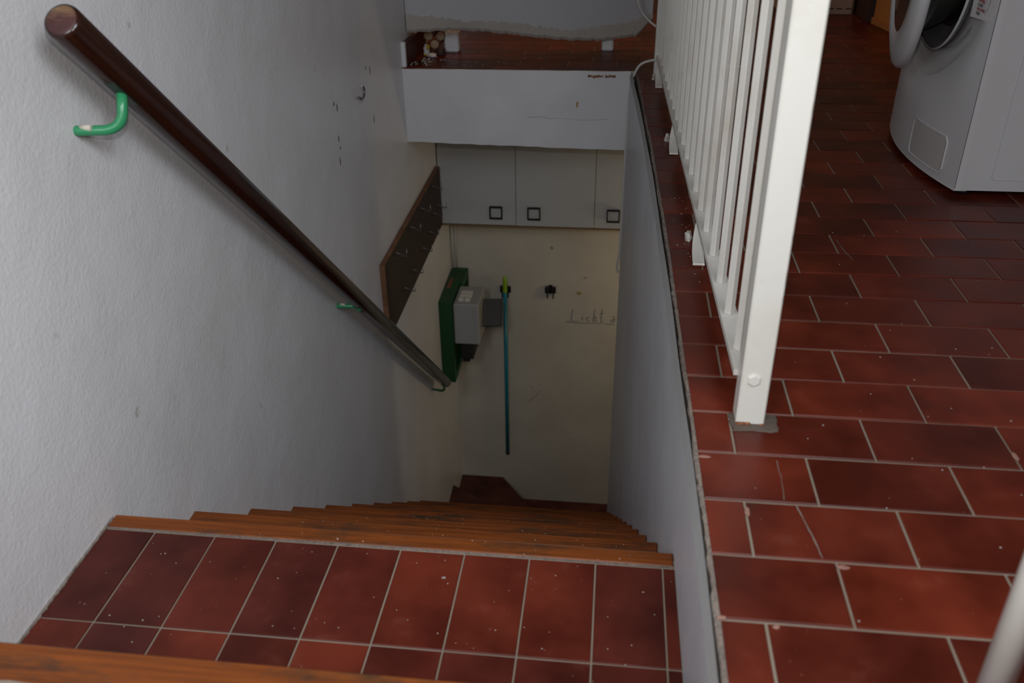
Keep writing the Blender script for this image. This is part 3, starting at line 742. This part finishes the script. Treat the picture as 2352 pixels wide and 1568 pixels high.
XB = lambda y: .2085-.0222*(y-1.2)
def bar(y0, y1, z0, z1, w0, w1, name, mat, bev=.001):
    c = MB(); v = []
    for y in (y0, y1):
        x = XB(y); v += [(x-w0, y, z0), (x+w1, y, z0), (x+w1, y, z1), (x-w0, y, z1)]
    c.add(v, [(0, 1, 2, 3), (7, 6, 5, 4), (0, 4, 5, 1), (1, 5, 6, 2), (2, 6, 7, 3), (3, 7, 4, 0)]); return c.build(name, M[mat], rg)
YE = 3.42
bar(1.150, YE, .064, .074, .0145, .0145, 'bottom_rail', 'white2')
bar(1.150, YE, 1.0, 1.04, .021, .021, 'top_rail', 'white2')
bm_ = MB(); s = .0128
bm_.box(-s/2, s/2, -s/2, s/2, 0, .925, .0012); bme = bm_.mesh('baluster', M['white2'])
for i in range(19):
    y = 1.2135+.1193*i
    if y > YE-.02: break
    link('baluster', bme, (XB(y)+.0005, y, .0742), rg, PI/4+rr.uniform(-.03, .03))
b = MB(); b.box(XB(YE)-.02, XB(YE)+.02, YE, YE+.04, .001, 1.05, .002); b.build('post', M['white2'], rg)
def foot(y):
    x = XB(y)-.008; P = [(x+.006, y+.10, .062), (x+.002, y+.085, .050), (x-.003, y+.06, .028), (x-.005, y+.03, .012), (x-.005, y, .0035), (x-.005, y-.008, .0025)]
    c = MB(); v = []; 
    Q = curve_pts(P, 4)
    for p in Q: v += [(p.x-.010, p.y, p.z), (p.x+.014, p.y, p.z), (p.x+.014, p.y+.002, p.z+.004), (p.x-.010, p.y+.002, p.z+.004)]
    f = []
    for i in range(len(Q)-1):
        for k in range(4): f.append((4*i+k, 4*i+4+k, 4*i+4+(k+1) % 4, 4*i+(k+1) % 4))
    f += [(3, 2, 1, 0), tuple(4*(len(Q)-1)+k for k in range(4))]
    c.add(v, f); o = c.build('foot', M['white'], rg)
    e = MB(); e.box(x-.013, x+.008, y-.010, y-.006, .0005, .003, .0005); e.build('rust_spot', M['rust'], rg)
    crumple('filler_lump', 'white2', x-.016, y+.135, .007, .009, .018, .014, rg, int(y*10))
foot(1.69); foot(2.44); foot(3.22)

# white round pole near the right edge
c = MB(); c.tube([(.366, .582, 0), (.366, .582, .62)], .0140, 24); tag(c.build('round_post', M['white']), 'blurred white round metal pole at the lower right corner', 'pole')

# ------------------------------------------------------------ washing machine
wm = empty('washing_machine', (1.1, 2.445, 0), 'white front loading washing machine with its round door ajar', 'washing machine')
YC, ZC = 2.445, .50
fx = lambda y: .789+.042*((y-YC)/.3)**2
zlo, zhi = .022, .70
fp = MB(); n = 72; rings = []
def rect_pt(a):
    c, s_ = math.cos(a), math.sin(a); hy = .298
    k = 1e9
    if abs(c) > 1e-6: k = min(k, hy/abs(c))
    if s_ > 1e-6: k = min(k, (zhi-ZC)/s_)
    if s_ < -1e-6: k = min(k, (ZC-zlo)/-s_)
    return k
angs = sorted(set([2*PI*i/n for i in range(n)]+[math.atan2(zz-ZC, yy) % (2*PI) for yy in (-.298, .298) for zz in (zlo, zhi)]))
na = len(angs)
prof = [(.200, .040), (.205, .030), (.222, .030), (.252, .028), (.264, .006), (.271, 0)]
v = []; 
for a in angs:
    kx = rect_pt(a); kk = 1
    for r_0, dx in prof:
        r0 = min(r_0, kx*.97); y = YC+r0*math.cos(a); v.append((fx(y)+dx*(1 if kx > r_0 else .2), y, ZC+r0*math.sin(a)))
    for t in (.5, 1.0):
        r0 = .271+(kx-.271)*t if kx > .271 else kx*(.97+.03*t); y = YC+r0*math.cos(a); v.append((fx(y)+(.0 if t < 1 else .0), y, ZC+r0*math.sin(a)))
m_ = len(prof)+2; f = []
for i in range(na):
    j = (i+1) % na
    for k in range(m_-1): f.append((i*m_+k, j*m_+k, j*m_+k+1, i*m_+k+1))
fp.add(v, f, True); o = fp.build('front_panel', M['washer2'], wm)
bd = MB(); r_c = .012
bd.prism([(.8325, 2.147), (.845, 2.1455), (1.40, 2.1455), (1.40, 2.7445), (.845, 2.7445), (.8325, 2.743), (.8318, 2.70), (.8318, 2.19)], .018, .85, .004)
# hollow look: body starts behind the front panel, so cut by a dark drum mouth placed in front of it
bd.build('cabinet', M['washer'], wm)
c = MB(); c.box(.80, .84, 2.15, 2.74, .02, .06) if False else None
pk = MB(); v = []; ys = [2.147+i*.0149 for i in range(41)]
for y in ys: v += [(fx(y), y, zlo), (fx(y), y, .016), (.86, y, .016), (.86, y, zlo)]
f = []
for i in range(40):
    for k in range(4): f.append((4*i+k, 4*i+4+k, 4*i+4+(k+1) % 4, 4*i+(k+1) % 4))
f += [(3, 2, 1, 0), (160, 161, 162, 163)]
pk.add(v, f); pk.build('plinth', M['washer'], wm)
pk = MB(); v = []
for y in ys: v += [(fx(y), y, .85), (fx(y), y, zhi+.001), (.86, y, zhi+.001), (.86, y, .85)]
pk.add(v, f); pk.build('control_panel', M['washer2'], wm)
c = MB(); c.lathe([(.030, 0), (.028, .018), (0, .02)], 24, Matrix.Translation((.803, 2.28, .78)) @ Matrix.Rotation(-PI/2, 4, 'Y')); c.build('dial', M['washer'], wm)
for y in (2.19, 2.69):
    for x in (.87, 1.35):
        c = MB(); c.lathe([(0, 0), (.018, 0), (.018, .008), (.010, .010), (.010, .019)], 14, Matrix.Translation((x, y, .0))); c.build('foot', M['black'], wm)
TW_ = Matrix(((0, 0, 1, 0), (1, 0, 0, YC), (0, 1, 0, ZC), (0, 0, 0, 1)))     # local z -> +x
g = MB(); g.lathe([(.199, .812), (.204, .803), (.199, .798), (.186, .806), (.176, .820), (.150, .826), (.148, .8295)], 64, TW_); g.build('door_gasket', M['rubber'], wm)
g = MB(); g.lathe([(.2025, .8035), (.2065, .7985), (.2015, .7965)], 64, TW_); g.build('gasket_ring', M['washer'], wm)
g = MB(); g.lathe([(.152, .828), (0, .8285)], 48, TW_); g.build('drum', M['drum'], wm)
# filter flap near the bottom corner, side panel pressing, sticker
def on_front(y, z, off=0): return (fx(y)-off, y, z)
c = MB(); Q = [(2.431, .081), (2.415, .074), (2.225, .041), (2.203, .040), (2.200, .03)]
yA, yB_, zA, zB_ = 2.215, 2.395, .028, .120
def plate(y0, y1, z0, z1, off, th, rad, n=6):
    P = []
    for cy, cz, a0 in ((y1-rad, z1-rad, 0), (y0+rad, z1-rad, PI/2), (y0+rad, z0+rad, PI), (y1-rad, z0+rad, 1.5*PI)):
        for k in range(n+1): a = a0+PI/2*k/n; P.append((cy+rad*math.cos(a), cz+rad*math.sin(a)))
    return P
def raised(P, off, th, name, mat, parent, hole=None):
    c = MB(); n_ = len(P); v = [on_front(y, z, -th) for y, z in P]+[on_front(y, z, off) for y, z in P]
    f = [(i, (i+1) % n_, n_+(i+1) % n_, n_+i) for i in range(n_)]
    if hole:
        v += [on_front(y, z, off) for y, z in hole]+[on_front(y, z, -th) for y, z in hole]
        f += [(n_+i, n_+(i+1) % n_, 2*n_+(i+1) % n_, 2*n_+i) for i in range(n_)]+[(2*n_+i, 2*n_+(i+1) % n_, 3*n_+(i+1) % n_, 3*n_+i) for i in range(n_)]
    else: f.append(tuple(range(n_, 2*n_)))
    c.add(v, f); return c.build(name, M[mat], parent)
def zspan(y, y0, y1, z0, z1, rad):
    e = 0
    for c_, sgn in ((y0+rad, -1), (y1-rad, 1)):
        d_ = (y-c_)*sgn
        if d_ > 0: e = rad-math.sqrt(max(0, rad*rad-d_*d_))
    return z0+e, z1-e
F0, F1, G0, G1 = 2.212, 2.405, .036, .128
tilt = lambda y: -.0*(y-F0)
gm = MB(); v = []; nn = 24
for i in range(nn+1):
    y = F0+.004+(F1-F0-.008)*i/nn; za, zb_ = zspan(y, F0+.004, F1-.004, G0+.004, G1-.004, .010)
    v += [(fx(y)+.002, y, za), (fx(y)-.0012, y, za), (fx(y)-.0012, y, zb_), (fx(y)+.002, y, zb_)]
f = [(4*i+k, 4*i+4+k, 4*i+5+k, 4*i+1+k) for i in range(nn) for k in range(3)]
gm.add(v, f); gm.build('filter_flap', M['flap'], wm)
Pf = []
for i in range(nn+1):
    y = F0+(F1-F0)*i/nn; Pf.append((y, zspan(y, F0, F1, G0, G1, .012)[0]))
for i in range(nn, -1, -1):
    y = F0+(F1-F0)*i/nn; Pf.append((y, zspan(y, F0, F1, G0, G1, .012)[1]))
Pf.append(Pf[0])
gm = MB(); gm.tube([(fx(y)-.0006, y, z) for y, z in Pf], .0022, 6, False); gm.build('filter_frame', M['washer'], wm)
# side pressing (rounded rectangle groove line)
def sideline(P, name, mat, r):
    c = MB(); c.tube([(x, 2.1452, z) for x, z in P], r, 6, False); return c.build(name, M[mat], wm)
P = [(.908+.012*(1-math.cos(a)), .058-.012*math.sin(a)) for a in [PI/2*k/5 for k in range(6)]]
P = [(.908, .80)]+P+[(1.33, .046)]+[(1.345, .06), (1.345, .80)]
sideline(P, 'side_pressing', 'washer', .0016)
stk = raised([(2.150, .436), (2.150, .50), (2.240, .50), (2.240, .405), (2.165, .405)], .0006, .001, 'warning_sticker', 'washer', wm)
def front_text(s_, y, z, size, mat, ang=0):
    cu = bpy.data.curves.new('sticker_text', 'FONT'); cu.body = s_; cu.size = size; cu.extrude = .0001; cu.offset = .0002
    tmp = bpy.data.objects.new('tmp', cu); COL.objects.link(tmp); dg = bpy.context.evaluated_depsgraph_get()
    me = bpy.data.meshes.new_from_object(tmp.evaluated_get(dg)); bpy.data.objects.remove(tmp); me.materials.clear(); me.materials.append(M[mat])
    o = bpy.data.objects.new('sticker_text', me); COL.objects.link(o)
    # text x -> -y, text y -> z, normal -> -x
    o.matrix_world = Matrix(((0, 0, -1, fx(y-.03)-.0035), (-1, 0, 0, y), (0, 1, 0, z), (0, 0, 0, 1))); o.parent = stk
for i, (t, mt_) in enumerate([('APPUYER LA', 'ink'), ('PORTE OUVRE A', 'inkr'), ('1 APRES DE APRES', 'ink'), ('BLOC DE LA', 'ink'), ('A L APPAREIL', 'inkr'), ('AVEC BLOC', 'ink'), ('NE PAS OUVRIR', 'inkr'), ('MOTEUR', 'ink')]):
    front_text(t, 2.235, .478-i*.0092, .0088, mt_)
# door, swung a little open on its far hinge
a = math.radians(8.5); HX, HY = .768, YC+.255
Td = Matrix.Translation((HX, HY, 0)) @ Matrix.Rotation(-a, 4, 'Z') @ Matrix(((0, 0, 1, 0), (1, 0, 0, -.255), (0, 1, 0, ZC), (0, 0, 0, 1)))
g = MB(); g.lathe([(.165, .011), (.225, .012), (.246, .009), (.252, .002), (.251, -.008), (.244, -.015), (.205, -.024), (.165, -.022), (.160, -.008), (.165, .011)], 72, Td); door = g.build('door', M['washer2'], wm)
g = MB(); g.lathe([(.167, -.022), (.163, .018), (.150, .055), (.128, .098), (.110, .112), (.06, .118), (0, .119)], 64, Td); g.build('door_glass', M['glass'], door); 
g = MB(); g.lathe([(.168, -.020), (.12, -.026), (0, -.028)], 64, Td); g.build('outer_glass', M['glass'], door)
g = MB(); g.lathe([(.168, .0155), (.175, .021), (.180, .0165)], 64, Td); g.build('glass_trim', M['washer'], door)
g = MB(); g.box(-.246, -.220, -.03, .03, .012, .038, .003, Td); g.build('latch', M['washer'], door)
for ob in door.children: ob.parent = door; ob.matrix_parent_inverse = Matrix.Translation(wm.location*0+Vector()).inverted()
g = MB(); g.box(.764, .806, HY-.004, HY+.016, ZC-.07, ZC+.07, .003); g.build('hinge', M['washer'], wm)

# ------------------------------------------------------------ boxes in the back of the room
cb = empty('carton_box', (1.02, 4.97, 0), 'pale pinkish carton standing behind the railing post at the back', 'box')
b = MB(); b.box(.82, 1.167, 4.83, 5.10, .0005, .30, .003); b.build('carton_body', M['carton'], cb)
b = MB()
for x0 in (.90, 1.00, 1.04, 1.085): b.box(x0+.05, x0+.078, 4.8288, 4.8302, .026, .031)
b.build('print_line', M['darkbox'], cb)
b = MB(); b.box(1.19, 1.36, 4.60, 4.90, .0005, .22, .002); T = None
o = b.build('dark_case', M['darkbox']); tag(o, 'dark brown case between the pale carton and the orange box', 'case')
ob_ = empty('cardboard_box', (1.45, 4.4, 0), 'orange brown cardboard box with folded flap at the back of the room', 'box')
b = MB(); b.prism([(1.215, 4.585), (1.252, 4.285), (1.70, 4.33), (1.68, 4.60)], .001, .36, .004); b.build('box_body', M['cardboard'], ob_)
b = MB(); v = [(1.203, 4.575, .002), (1.238, 4.285, .002), (1.238, 4.285, .026), (1.203, 4.575, .030), (1.221, 4.58, .030), (1.255, 4.29, .026), (1.255, 4.29, .002), (1.221, 4.58, .002)]
b.add(v, [(0, 1, 2, 3), (3, 2, 5, 4), (4, 5, 6, 7), (7, 6, 1, 0), (0, 3, 4, 7), (1, 6, 5, 2)]); b.build('folded_flap', M['cardboard'], ob_)
